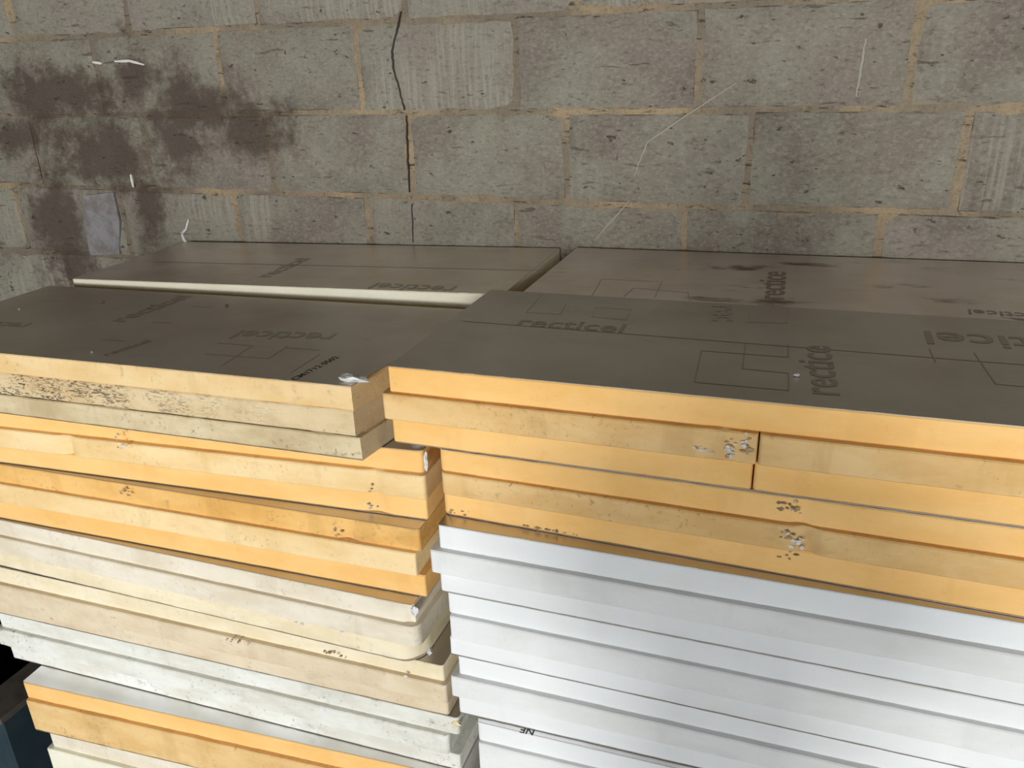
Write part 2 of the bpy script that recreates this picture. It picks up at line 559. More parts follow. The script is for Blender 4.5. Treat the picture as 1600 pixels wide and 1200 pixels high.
def shell(name, x0, x1, y0, y1, z0, z1, mat):
    o = link(name, box_mesh(name, x0, x1, y0, y1, z0, z1), mat)
    o['kind'] = 'structure'
    return o


shell('floor', XL - .15, XR + .15, YN - .15, 0.14, ZF - .15, ZF, M['floor'])
shell('ceiling', XL - .15, XR + .15, YN - .15, 0.14, ZC, ZC + .12, M['ceil'])
shell('wall_left', XL - .15, XL, YN, 0.14, ZF, ZC, M['render'])
shell('wall_right', XR, XR + .15, YN, 0.14, ZF, ZC, M['render'])
fwall = empty('wall_front', (0, YN, ZF))
fwall['kind'] = 'structure'
for nm, a in (('pier', (XL, -1.0, 0, 3.25)), ('pier', (3.4, XR, 0, 3.25)), ('lintel', (-1.0, 3.4, 2.72, 3.25))):
    link(nm, box_mesh(nm, a[0], a[1], -0.15, 0, a[2], a[3]), M['render'], fwall)

# ------------------------------------------------------------------ insulation boards
LEN, DEP = 1.2, 0.45
GRP = 'foil faced foam insulation boards in the stacks'


def make_band(nm, fr, s0, s1, pf, y_back, zt_f, zb_f, P, base, mat, parent, seed, amp=0.0008, rnd=(0.004, 0.004),
              dents=(), chip=0.0, skew=None):
    """one layer of the tongue-and-groove edge, running the length of the board"""
    n = 110
    br = 0.0022
    ss = [s0 + (s1 - s0) * i / n for i in range(n + 1)]
    ss += [s0 + d for d in (.001, .003, .006, .014)] + [s1 - d for d in (.001, .003, .006, .014)]
    if skew:
        ss = [q for q in ss if q < s1 - skew[0] - .001] + [s1 - skew[0] * (1 - q / 12) for q in range(13)]
    ss.sort()
    vs, fs = [], []
    for s in ss:
        y0 = -pf
        for r, d in ((rnd[0], s - s0), (rnd[1], s1 - s)):
            if d < r:
                y0 += r - math.sqrt(max(r * r - (r - d) ** 2, 0))
        if skew and s1 - s < skew[0]:
            y0 += skew[1] * (1 - (s1 - s) / skew[0])
        x0, yy = P(s, 0)
        zt = zt_f(x0)
        zb = zb_f(x0)
        prof = [(y_back, 0), (y0 + br, 0), (y0, br / abs(zt - zb)), (y0, .35), (y0, .65), (y0, 1 - br / abs(zt - zb)),
                (y0 + br, 1), (y_back, 1)]
        for j, (y, f) in enumerate(prof):
            if 0 < j < 7:
                y += amp * noise.noise(Vector((s * 18, f * 3, seed))) + amp * .6 * noise.noise(Vector((s * 70, f * 6, seed + 5)))
                for (dx, dwid, dd, f0, f1) in dents:
                    if f0 <= f <= f1:
                        q = (x0 - dx) / dwid
                        y += dd * math.exp(-q * q) * (0.75 + .5 * noise.noise(Vector((s * 160, f * 9, seed))))
                if chip and j in (1, 2):
                    k = noise.noise(Vector((s * 30, seed, 2)))
                    if k > .25:
                        y += chip * (k - .25)
            X, Y = P(s, y)
            z = zt_f(X) + (zb_f(X) - zt_f(X)) * f
            vs.append((X - base[0], Y - base[1], z - base[2]))
    for i in range(len(ss) - 1):
        a = 8 * i
        for k in range(8):
            fs.append((a + k, a + (k + 1) % 8, a + 8 + (k + 1) % 8, a + 8 + k))
    fs.append(tuple(range(8)))
    fs.append(tuple(8 * (len(ss) - 1) + k for k in range(7, -1, -1)))
    return link(nm, mesh_from(nm, vs, fs, True), mat, parent)


class Board:
    pass


def board(label, anchor, yl, yr, zt, zb, bands, top='foil', gap=0.0006, group=GRP, dep=DEP, seed=0, foil_trim=0.0):
    """anchor=('L',x) or ('R',x): lip end on that side. yl,yr: front Y at the left and right end.
    zt,zb: plane height a+b*x above and below. bands: (height share, front, left, right overhang, material, options)"""
    B = Board()
    ang = math.asin((yr - yl) / LEN)
    ca, sa = math.cos(ang), math.sin(ang)
    if anchor[0] == 'L':
        ox = anchor[1]
    else:
        ox = anchor[1] - LEN * ca
    oy = yl

    def P(s, y):
        return ox + s * ca - y * sa, oy + s * sa + y * ca
    cx, cy = P(LEN / 2, dep / 2)
    base = (cx, cy, ev(zb, cx) + gap)
    e = empty('insulation_board', base)
    tag(e, label, 'insulation board', group)
    FT = 0.0012
    names = {0: 'upper_lip', 1: 'tongue', 2: 'lower_lip', 3: 'lower_lip'}
    f = 0.0
    tot = sum(b[0] for b in bands)
    for i, (hs, pf, pl, pr, mat, opt) in enumerate(bands):
        f0, f1 = f / tot, (f + hs) / tot
        f += hs

        def zz(fr):
            return lambda x, fr=fr: (ev(zt, x) - FT) + ((ev(zb, x) + gap + FT) - (ev(zt, x) - FT)) * fr
        opt = dict(opt)
        sp = opt.pop('split', None)
        nm = opt.pop('name', names[i])
        s0, s1 = -pl, LEN + pr
        rngs = [(s0, s1)]
        if sp is not None:
            q = (sp - ox) / ca
            rngs = [(s0, q - .0012), (q + .0012, s1)]
        for (a, b) in rngs:
            make_band(nm, None, a, b, pf, dep, zz(f0), zz(f1), P, base, M[mat], e, seed * 3.7 + i, **opt)
    # facings
    for nm, zf, sgn, mt in (('top_facing', zt, -1, top), ('bottom_facing', (zb[0] + gap, zb[1]), 1, 'foil_dull')):
        vs, fs = [], []
        n = 90
        bi = 0 if sgn < 0 else len(bands) - 1
        pf, pl, pr = bands[bi][1:4]
        tr = foil_trim if sgn < 0 else 0.0
        rn = bands[bi][5].get('rnd', (.004, .004))
        sl = sorted([-pl + (LEN + pl + pr) * k / (n - 20) for k in range(n - 19)] + [LEN + pr - max(rn[1], (bands[bi][5].get('skew') or (0,))[0]) * (q / 10) ** 2 for q in range(1, 11)] +
                    [-pl + rn[0] * (q / 11) ** 2 for q in range(1, 11)])
        for k, s in enumerate(sl):
            rd = 0.0
            for r_, d_ in ((rn[0], s + pl), (rn[1], LEN + pr - s)):
                if d_ < r_:
                    rd += r_ - math.sqrt(max(r_ * r_ - (r_ - d_) ** 2, 0))
            sk = bands[bi][5].get('skew')
            if sk and LEN + pr - s < sk[0]:
                rd += sk[1] * (1 - (LEN + pr - s) / sk[0])
            for y in (rd - pf + 0.0009 * noise.noise(Vector((s * 55, seed, 8))) + 0.0006 + (tr if k == n else 0), dep):
                for h in (0, FT):
                    X, Y = P(s, y)
                    vs.append((X - base[0], Y - base[1], ev(zf, X) + sgn * h - base[2]))
        for k in range(n):
            a = 4 * k
            fs += [(a, a + 2, a + 6, a + 4), (a + 1, a + 5, a + 7, a + 3), (a, a + 4, a + 5, a + 1), (a + 2, a + 3, a + 7, a + 6)]
        fs += [(0, 1, 3, 2), (4 * n, 4 * n + 2, 4 * n + 3, 4 * n + 1)]
        ff = link(nm, mesh_from(nm, vs, fs), M[mt], e)
        if sgn < 0:
            B.face = ff
    B.e, B.base, B.zt, B.zb, B.P, B.ang = e, base, zt, zb, P, ang
    return B


def on_top(B, px, py):
    return on_z(px, py, (B.zt[0] + 0.0002, B.zt[1]))


def lines(B, segs, wd=0.0016, mat='ink'):
    for (a, b) in segs:
        vs, fs = [], []
        p, q = on_top(B, *a), on_top(B, *b)
        d = (q - p)
        d.z = 0
        d.normalize()
        nn = Vector((-d.y, d.x, 0)) * wd / 2
        k = len(vs)
        for w_ in (p + nn, p - nn, q - nn, q + nn):
            vs.append(w_ + Vector((0, 0, .0002)) - Vector(B.base))
        fs.append((k, k + 1, k + 2, k + 3))
        link('printed_line', mesh_from('printed_line', vs, fs), M[mat], B.e)


def lettering(B, body, a, b, hgt=1.0, mat='ink', bold=0.012):
    """flat print whose baseline runs from pixel a to pixel b on the board's facing"""
    cu = bpy.data.curves.new('lettering', 'FONT')
    cu.body = body
    cu.size = 1
    cu.offset = bold
    cu.resolution_u = 3
    o = bpy.data.objects.new('tmp', cu)
    C.objects.link(o)
    dg = bpy.context.evaluated_depsgraph_get()
    me = bpy.data.meshes.new_from_object(o.evaluated_get(dg))
    bpy.data.objects.remove(o, do_unlink=True)
    xs = [v.co.x for v in me.vertices]
    w0, w1 = min(xs), max(xs)
    p, q = on_top(B, *a), on_top(B, *b)
    d = q - p
    L = math.hypot(d.x, d.y)
    sc = L / (w1 - w0)
    dx = Vector((d.x / L, d.y / L, 0))
    dy = Vector((-dx.y, dx.x, 0))
    for v in me.vertices:
        g = p + dx * (v.co.x - w0) * sc + dy * v.co.y * sc * hgt
        v.co = Vector((g.x, g.y, ev(B.zt, g.x) + 0.0004)) - Vector(B.base)
    me.materials.clear()
    return link('lettering', me, M[mat], B.e)


def lump(nm, loc, r, mat, parent=None, base=(0, 0, 0), seed=0, sq=(1, 1, 1), sub=2, amp=.55):
    bm = bmesh.new()
    bmesh.ops.create_icosphere(bm, subdivisions=sub, radius=1)
    for v in bm.verts:
        k = 1 + amp * noise.noise(v.co * 1.7 + Vector((seed * 3.1, seed, 0)))
        v.co = Vector((v.co.x * r * sq[0] * k, v.co.y * r * sq[1] * k, v.co.z * r * sq[2] * k))
    me = bpy.data.meshes.new(nm)
    bm.to_mesh(me)
    bm.free()
    return link(nm, me, M[mat], parent, tuple(Vector(loc) - Vector(base)))


T = 0.011   # tongue overhang


def std(lip, tongue, low, pl=T, pr=T, d0=(), d1=(), d2=(), **k):
    return [(1, 0, 0, 0, lip, dict(dents=d0)), (1.0, T, pl, pr, tongue, dict(dents=d1)), (1, 0, 0, 0, low, dict(dents=d2))]


# stack interfaces (z as a function of x)
Lz = [lin(-.76, -.378, .04, -.363), lin(-.81, -.518, .04, -.504), lin(-.86, -.648, .13, -.642), lin(-.91, -.790, .13, -.787),
      lin(-.95, -.924, .13, -.926), lin(-.97, -1.062, .17, -1.045), lin(-.96, -1.196, .17, -1.178),
      lin(-.95, -1.333, .17, -1.312), lin(-.9, -1.466, .17, -1.452), lin(-.9, -1.60, .17, -1.60)]
Rz = [lin(.1, -.330, 1.02, -.3215), lin(.1, -.4715, 1.02, -.469), lin(.18, -.598, 1.05, -.610), lin(.18, -.735, 1.05, -.750),
      lin(.2, -.871, 1.05, -.886), lin(.2, -1.004, .70, -1.006), lin(.2, -1.142, .7, -1.142), lin(0, -1.28, 1, -1.28),
      lin(0, -1.42, 1, -1.42), lin(0, -1.56, 1, -1.56)]

# ---- left front stack
L1 = board('weathered tan board with dark facing, topmost of the stack of mixed colours', ('R', .083), -.985, -.980,
           Lz[0], Lz[1], [(1, 0, 0, 0, 'tan', dict(skew=(.044, .33), amp=.001)), (1.06, .0008, 0, -.001, 'tan_fibre', dict(skew=(.044, .33), amp=.0018)),
                          (.10, -.030, 0, -.003, 'tan_grey', dict(name='groove', skew=(.040, .30))),
                          (.94, -.003, 0, .001, 'tan_grey', dict(skew=(.040, .30), amp=.0015))], top='foil_dull', seed=1)
L2 = board('orange foam board with torn white facing corner, second from the top under the tan board', ('R', .130), -.975, -.916, Lz[1], Lz[2],
           [(1, 0, 0, -.002, 'orange', dict(rnd=(.004, .010))),
            (1.1, T, T, .004, 'pale_tongue', dict(rnd=(.004, .008), dents=[(.035, .012, .010, 0, 1), (-.66, .012, .012, 0, 1)])),
            (1, 0.004, 0, .001, 'orange', dict(rnd=(.004, .004), dents=[(.03, .02, .008, .0, 1)]))], top='foil_dull', seed=2)
L3 = board('amber foam board with a brown smudge and dented knot, resting on greige boards', ('R', .128), -.978, -.952, Lz[2], Lz[3],
           [(1, 0, 0, 0, 'amber', dict(rnd=(.004, .006), dents=[(-.02, .014, .011, 0, 1)])),
            (1.05, .009, T, -.007, 'pale_tongue', dict(rnd=(.004, .004))),
            (1, 0.003, 0, .006, 'orange', dict(rnd=(.004, .004)))], top='foil_dull', seed=3)
L4 = board('greige foam board with broken lower corner, directly below the amber board', ('R', .118), -.982, -.982, Lz[3], Lz[4],
           [(.95, 0, 0, 0, 'greige', dict(rnd=(.004, .006), dents=[(.112, .010, .010, 0, 1)])),
            (1, .009, T, .010, 'greige', dict(rnd=(.004, .02), amp=.0012)),
            (1, -.001, 0, .004, 'cream', dict(rnd=(.004, .045), amp=.0015, dents=[(.128, .03, .018, .3, 1)]))], top='foil_dull', seed=4)
L5 = board('beige foam board with sooty streaks, between the greige and the dirty white board', ('R', .163), -.985, -.968, Lz[4], Lz[5],
           [(1, 0, 0, 0, 'cream', dict(rnd=(.004, .006))), (1.15, .010, .010, .008, 'beige', dict(rnd=(.004, .006))),
            (.9, 0.004, 0, .006, 'beige', dict(rnd=(.004, .006)))], top='foil_dull', seed=5)
L6 = board('dirty white foam board with chipped corner, lying skewed on the orange board with bright foil', ('R', .188), -.985, -.970, Lz[5], Lz[6],
           [(1, 0, 0, 0, 'dirty_white', dict(rnd=(.004, .008))), (1.1, .010, T, -.020, 'dirty_white', dict(rnd=(.004, .01), amp=.0014)),
            (.9, .004, -.012, 0, 'dirty_white', dict(rnd=(.004, .004)))], top='foil_dull', seed=6)
L7 = board('orange foam board with bright exposed foil top, low in the mixed stack', ('L', -.906), -1.046, -.985, Lz[6], Lz[7],
           [(.046, 0, 0, 0, 'orange', dict(rnd=(.006, .004), amp=.0012)), (.09, .010, -.004, -.004, 'orange_tongue', dict(rnd=(.006, .004), amp=.0014))],
           top='foil_bright', seed=7)
L8 = board('greige foam board right below the orange board with bright foil', ('L', -.878), -1.036, -.985, Lz[7], Lz[8],
           [(.062, .004, 0, 0, 'greige', {}), (.074, .014, .012, .012, 'ivory', {})], seed=8)
L9 = board('ivory foam board at the foot of the mixed stack, resting on timber bearers', ('L', -.87), -1.03, -.985, Lz[8], Lz[9],
           std('ivory', 'ivory', 'ivory'), seed=9)

# ---- right front stack
R1 = board('orange foam board with clean grey printed facing, topmost above the white boards', ('L', .098), -.955, -.953, Rz[0], Rz[1],
           [(1, 0, 0, 0, 'orange', dict(rnd=(.002, .004), dents=[(.64, .012, .003, 0, 1)])),
            (1.04, T, T, T, 'orange_tongue', dict(rnd=(.006, .004), split=.694, dents=[(.655, .03, .004, 0, 1)])),
            (.98, .003, .001, 0, 'orange', dict(rnd=(.006, .004), split=.690))], top='foil', seed=11, gap=0.0022, dep=.474)
R2 = board('orange foam board with mould specks, resting directly on the white boards', ('L', .182), -.955, -.953, Rz[1], Rz[2],
           [(1, 0, 0.002, 0, 'orange', dict(rnd=(.010, .004), dents=[(.765, .012, .006, 0, 1)])),
            (1.0, .009, -.002, T, 'orange_tongue', dict(rnd=(.010, .004), dents=[(.775, .014, .010, 0, 1)])),
            (1.05, .002, .001, 0, 'orange', dict(rnd=(.014, .004)))], seed=12)
R3 = board('white foam board with orange-stained facing edge, topmost of the white boards', ('L', .186), -.990, -.957, Rz[2], Rz[3],
           [(1.05, 0, 0, 0, 'white', {}), (1.05, T, .014, T, 'white_tongue', {}), (.9, .005, .001, 0, 'white', {})], top='foil_dull', seed=13, gap=.003)
R4 = board('white foam board between the topmost white one and the faintly streaked one', ('L', .196), -.988, -.957, Rz[3], Rz[4],
           [(1, 0, .002, 0, 'white', {}), (1.1, .009, -.002, T, 'white_tongue', {}), (.85, .006, .002, 0, 'white', {})], seed=14, gap=.0015)
R5 = board('third white foam board down, above the one with black lettering', ('L', .206), -.989, -.957, Rz[4], Rz[5],
           [(1, 0, .0, 0, 'white', {}), (1.05, T, .013, T, 'white_tongue', {}), (.95, .006, .002, 0, 'white', {})], seed=15)
R6 = board('white foam board with small black lettering on its facing edge, low in the stack', ('L', .243), -1.004, -.972, Rz[5], Rz[6],
           [(1, 0, .0, 0, 'white', dict(rnd=(.008, .004))), (1.6, .008, -.003, T, 'white_tongue', {}), (.5, .002, 0, 0, 'white', {})],
           top='foil_bright', seed=16)
for k in range(3):
    board('white foam board below the lettered white board, near the floor', ('L', .345 + .008 * k), -.985, -.965, Rz[6 + k], Rz[7 + k],
          std('white', 'white_tongue', 'white'), seed=17 + k, group='white boards near the floor')

# ---- back row against the wall
BLt, BLb = lin(-1.08, -.376, .126, -.342), lin(-1.08, -.512, .126, -.480)
BRt, BRb = lin(.15, -.337, 1.186, -.3235), lin(.15, -.475, 1.186, -.463)
BL = board('foil-topped ivory board against the block wall, behind the weathered tan board', ('R', .120), -.487, -.468, BLt, BLb,
           [(1, 0, .01, 0, 'ivory', dict(rnd=(.004, .012))), (1, .006, .01, .0, 'ivory', {}), (1, 0, 0, 0, 'ivory', {})], top='foil_back', seed=21)
BR = board('board with brown blotches over its grey facing, against the block wall', ('L', .163), -.474, -.472, BRt, BRb,
           [(1, 0, 0, 0, 'orange', {}), (1, .002, 0, 0, 'orange_tongue', {}), (1, 0, 0, 0, 'orange', {})], top='foil_stained', seed=22)
for side, (zb0, an) in enumerate(((BLb, ('R', .116)), (BRb, ('L', .160)))):
    za = zb0
    for k in range(8):
        x = 0
        znew = (-.495 - .138 * (k + 1) + (.01 if side else 0), 0)
        if k == 7:
            znew = (-1.60, 0)
        board('orange foam board lower in the back row against the wall' if side else 'ivory foam board lower in the back row against the wall',
              an, -.456, -.454, za, znew, [(1, 0, 0, 0, 'orange' if side else 'ivory', {}), (1, .003, 0, 0, 'orange_tongue' if side else 'ivory', {}),
                                           (1, 0, 0, 0, 'orange' if side else 'ivory', {})],
              seed=30 + k + 10 * side, group='boards of the back row against the wall')
        za = znew

# ---- timber bearers under the stacks
t = NT('rough_sawn_timber')
vv = t.coords()
M['timber'] = t.done(t.mix(t.ramp(t.noise(vv, 20, 5, 0.6, (1, .08, 1)), .35, .7), rgb(140, 112, 78), rgb(100, 78, 54)), 0.85)
for (xa, ztop) in ((-.72, -1.60), (.0, -1.60), (.40, -1.56), (1.2, -1.56)):
    for (ya, yb) in ((-.95, -.60), (-.44, -.06)):
        top_ = -1.60 if ya > -.5 else ztop
        o = link('timber_bearer', box_mesh('timber_bearer', -.045, .045, ya - (ya + yb) / 2, yb - (ya + yb) / 2, 0, top_ - ZF - .0005, .003), M['timber'], None,
                 (xa, (ya + yb) / 2, ZF))
        tag(o, 'rough timber bearer lying on the floor under the stacked boards', 'timber', 'timber bearers under the stacks')

# ------------------------------------------------------------------ printing on the facings
lettering(R1, 'recticel', (806, 508), (972, 519), 1.0)
lettering(R1, 'rectice', (1312, 618), (1296, 541), 1.0)
lettering(R1, 'ticel', (1612, 528), (1443, 517), 1.0)
lettering(R1, 'rec', (1112, 477), (1113, 501), 1.0, 'ink_pale')
lines(R1, [((722, 501.5), (1640, 573))], 0.0028)
lines(R1, [((1096, 548), (1085, 597)), ((1165, 535), (1160, 576)), ((1231, 538), (1232, 558)), ((1232, 583), (1232, 610)),
           ((1096, 548), (1165, 553)), ((1160, 576), (1232, 583)), ((1085, 597), (1232, 610)), ((1165, 553), (1231, 558)),
           ((1452, 545), (1462, 566)), ((1522, 551), (1556, 600)), ((1556, 600), (1600, 604))], 0.0022)
lines(R1, [((845, 462), (822, 488)), ((822, 488), (875, 491)), ((875, 491), (885, 474)), ((930, 480), (925, 495)), ((925, 495), (978, 500)),
           ((978, 500), (986, 482)), ((930, 480), (986, 484)), ((1170, 486), (1169, 503)), ((1169, 503), (1230, 505)), ((1230, 505), (1230, 482))],
      0.0018, 'ink_pale')
lettering(L1, 'recticel', (527, 521), (378, 516), 1.0, 'ink_pale')
lettering(L1, 'CM1712 0502', (462, 594), (531, 558), 0.9, 'ink_black', 0.006)
lettering(L1, 'recticel', (168, 556), (238, 533), 1.0, 'ink_pale')
lettering(L1, 'recticel', (193, 503), (300, 463), 1.0, 'ink_pale')
lettering(L1, 'recticel', (50, 505), (-40, 500), 1.0, 'ink_pale')
lines(L1, [((238, 503), (270, 505)), ((320, 553), (420, 560)), ((420, 560), (450, 540)), ((340, 536), (395, 540)), ((395, 540), (345, 572)),
           ((445, 543), (500, 547)), ((455, 582), (500, 553)), ((160, 530), (195, 533)), ((300, 478), (330, 480))], 0.0018, 'ink_pale')
lettering(BL, 'recticel', (715, 448), (590, 442), 1.0, 'ink_pale')
lettering(BL, 'recticel', (422, 433), (486, 404), 1.0, 'ink_pale')
lines(BL, [((240, 409), (860, 423))], 0.003)
lettering(BR, 'rectice', (1225, 468), (1228, 425), 1.0, 'ink')
lettering(BR, 'recticel', (1640, 492), (1512, 483), 1.0, 'ink')
lines(BR, [((940, 436), (925, 462)), ((940, 436), (1030, 440)), ((990, 450), (1075, 457)), ((1035, 438), (1023, 465)), ((1075, 457), (1078, 471)),
           ((990, 450), (975, 463))], 0.0018, 'ink_pale')
lettering(R6, 'NE', (836, 1140), (815, 1135), 1.0, 'ink_black', 0.02)

# ------------------------------------------------------------------ damage and loose bits
def part_lump(B, nm, px, py, Y, r, mat, seed, sq):
    q = on_y(px, py, Y)
    return lump(nm, q, r, mat, B.e, B.base, seed, sq)


q = on_top(L1, 548, 596)
lump('torn_facing', q + Vector((0, .008, .002)), .012, 'torn', L1.e, L1.base, 3, (2.3, 1.2, .55))
q = on_top(L2, 655, 697)
lump('torn_facing', q + Vector((-.006, .02, .001)), .012, 'torn', L2.e, L2.base, 5, (1.2, 1.6, .5))
part_lump(L2, 'torn_edge', 666, 722, -.915, .008, 'torn', 8, (.55, .6, 2.2))
part_lump(L4, 'torn_edge', 648, 955, -.981, .008, 'torn', 2, (.9, .5, 1.6))
part_lump(L4, 'torn_edge', 671, 1018, -.972, .007, 'torn', 4, (.8, .8, 1.1))
part_lump(L6, 'chipped_corner', 712, 1130, -.968, .010, 'cream', 4, (1.1, .6, .9))


def scar(B, px, py, Y, wd, ht, n, mats, seed, r0=.0022):
    """a crumbled bruise in the foam edge: shallow flakes around a point"""
    rg = random.Random(seed)
    c0 = on_y(px, py, Y)
    for i in range(n):
        q = c0 + Vector((max(-2, min(2, rg.gauss(0, 1))) * wd, 0, max(-1.6, min(1.6, rg.gauss(0, 1))) * ht))
        q.z = max(ev(B.zb, q.x) + .007, min(ev(B.zt, q.x) - .007, q.z))
        r = r0 * rg.uniform(.6, 1.5)
        lump('flake', q, r, mats[rg.randrange(len(mats))], B.e, B.base, seed + i, (rg.uniform(1.0, 1.9), .22, rg.uniform(.6, 1.2)), 1)


scar(L2, 576, 762, -.930, .006, .005, 9, ('grime', 'bruise', 'chip'), 1)
scar(L2, 572, 789, -.924, .011, .004, 13, ('chip', 'chip', 'bruise', 'torn'), 2, .0026)
scar(L2, 187, 690, -.975, .004, .011, 10, ('chip', 'bruise', 'torn'), 3)
scar(L3, 523, 831, -.955, .008, .005, 13, ('grime', 'bruise', 'chip'), 4, .0028)
scar(L3, 196, 768, -.980, .010, .005, 10, ('grime', 'bruise', 'bruise'), 5, .0024)
scar(R1, 1168, 690, -.9655, .003, .012, 11, ('chip', 'bruise', 'torn'), 6, .0026)
scar(R1, 1140, 703, -.9655, .005, .010, 10, ('torn', 'chip', 'chip'), 8, .0028)
scar(R1, 1100, 700, -.9655, .006, .008, 7, ('torn', 'chip'), 9, .0026)
scar(R2, 1243, 795, -.9545, .004, .008, 9, ('chip', 'bruise', 'torn'), 10)
scar(R2, 1228, 800, -.9545, .006, .009, 9, ('grime', 'bruise'), 11)
scar(R2, 1246, 848, -.963, .004, .009, 9, ('torn', 'chip'), 12, .0028)
scar(R2, 1230, 838, -.963, .010, .006, 10, ('grime', 'bruise', 'chip'), 13, .0026)
scar(R2, 1235, 868, -.956, .008, .004, 7, ('grime', 'bruise'), 14)
scar(R2, 850, 828, -.957, .03, .002, 14, ('grime', 'bruise'), 15, .0022)
scar(R2, 712, 800, -.957, .012, .003, 8, ('grime', 'bruise'), 16, .0022)
scar(L6, 480, 1150, -.975, .03, .004, 12, ('grime', 'bruise'), 17, .0018)
scar(L5, 370, 1003, -.990, .014, .004, 10, ('grime', 'bruise'), 18, .0018)
scar(L5, 520, 1020, -.975, .020, .003, 10, ('grime', 'bruise'), 19, .0018)
for i, (B, px, py, r, lab) in enumerate(((R1, 1244, 588, .0048, 'tiny white foam crumb on the printed grey facing beside sideways lettering'),
                                         (L1, 144, 551, .0022, 'tiny pale crumb near the front edge of the tan board'),
                                         (L1, 30, 484, .003, 'tiny pale crumb on the dark facing of the tan board'))):
    q = on_top(B, px, py)
    o = lump('foam_crumb', q + Vector((0, 0, r * .55)), r, 'torn', None, (0, 0, 0), i + 2, (1, 1, .6), 1)
    tag(o, lab, 'crumb', 'loose foam crumbs')
for i, (px, py, rr) in enumerate(((354, 478, .004), (160, 472, .0045))):
    q = on_top(L1, px, py)
    o = lump('dirt_clod', q + Vector((0, 0, rr * .4)), rr, 'grime', None, (0, 0, 0), i + 5, (1.5, 1.2, .45), 1)
    tag(o, 'small dark speck of dirt lying on the dark facing of the tan board', 'dirt', 'dirt specks on the tan board')
for i, (px, py, Y, rr) in enumerate(((462, 973, -.9915, .004), (472, 975, -.9915, .0045), (535, 988, -.9915, .0045), (634, 1057, -.983, .004))):
    q = on_y(px, py, Y)
    lump('white_crumb', q, rr, 'torn', (L4, L4, L4, L5)[i].e, (L4, L4, L4, L5)[i].base, i, (1, .8, .8), 1)

# ------------------------------------------------------------------ dark teal bin beside the mixed stack
t = NT('dark_teal_paint')
vv = t.coords(False)
M['teal'] = t.done(t.mix(t.ramp(t.noise(vv, 6, 5, 0.6), .4, .7), (0.022, 0.042, 0.056, 1), (0.038, 0.056, 0.060, 1)), 0.5)
t = NT('bin_shade_black')
M['shade_lining'] = t.done((0.004, 0.004, 0.004, 1), 0.9, 0, 0.05)  # near-black lining stands in for the deep shade inside the bin
t = NT('grey_rim')
vv = t.coords(False)
M['rim'] = t.done(t.mix(t.ramp(t.noise(vv, 20, 5, 0.6), .4, .7), rgb(86, 80, 74), rgb(70, 64, 60)), 0.7)
bn = empty('storage_bin', (-1.42, -.62, ZF))
tag(bn, 'dark teal open bin with wide grey rim, on the floor beside the mixed stack', 'bin')
bx0, bx1, by0, by1, bh = -.42, .40, -.43, .12, 0.35
for nm, a in (('side_panel', (bx1 - .02, bx1, by0, by1)), ('side_panel', (bx0, bx0 + .02, by0, by1)),
              ('end_panel', (bx0 + .02, bx1 - .02, by0, by0 + .02)), ('end_panel', (bx0 + .02, bx1 - .02, by1 - .02, by1))):
    link(nm, box_mesh(nm, a[0], a[1], a[2], a[3], 0, bh, .002), M['teal'], bn)
link('shade_lining', box_mesh('shade_lining', bx0 + .02, bx1 - .02, by0 + .02, by1 - .02, .005, .04), M['shade_lining'], bn)
for nm, a in (('shade_lining', (bx0 + .02, bx0 + .026, by0 + .02, by1 - .02)), ('shade_lining', (bx0 + .026, bx1 - .02, by1 - .026, by1 - .02))):
    link(nm, box_mesh(nm, a[0], a[1], a[2], a[3], .04, bh), M['shade_lining'], bn)
RW = .10
for nm, a in (('rim', (bx1 - RW, bx1 + .01, by0 - .01, by1 + .01)), ('rim', (bx0 - .01, bx0 + RW, by0 - .01, by1 + .01)),
              ('rim', (bx0 + RW, bx1 - RW, by1 - .03, by1 + .01)), ('rim', (bx0 + RW, bx1 - RW, by0 - .01, by0 + .03))):
    link(nm, box_mesh(nm, a[0], a[1], a[2], a[3], bh, bh + .018, .003), M['rim'], bn)

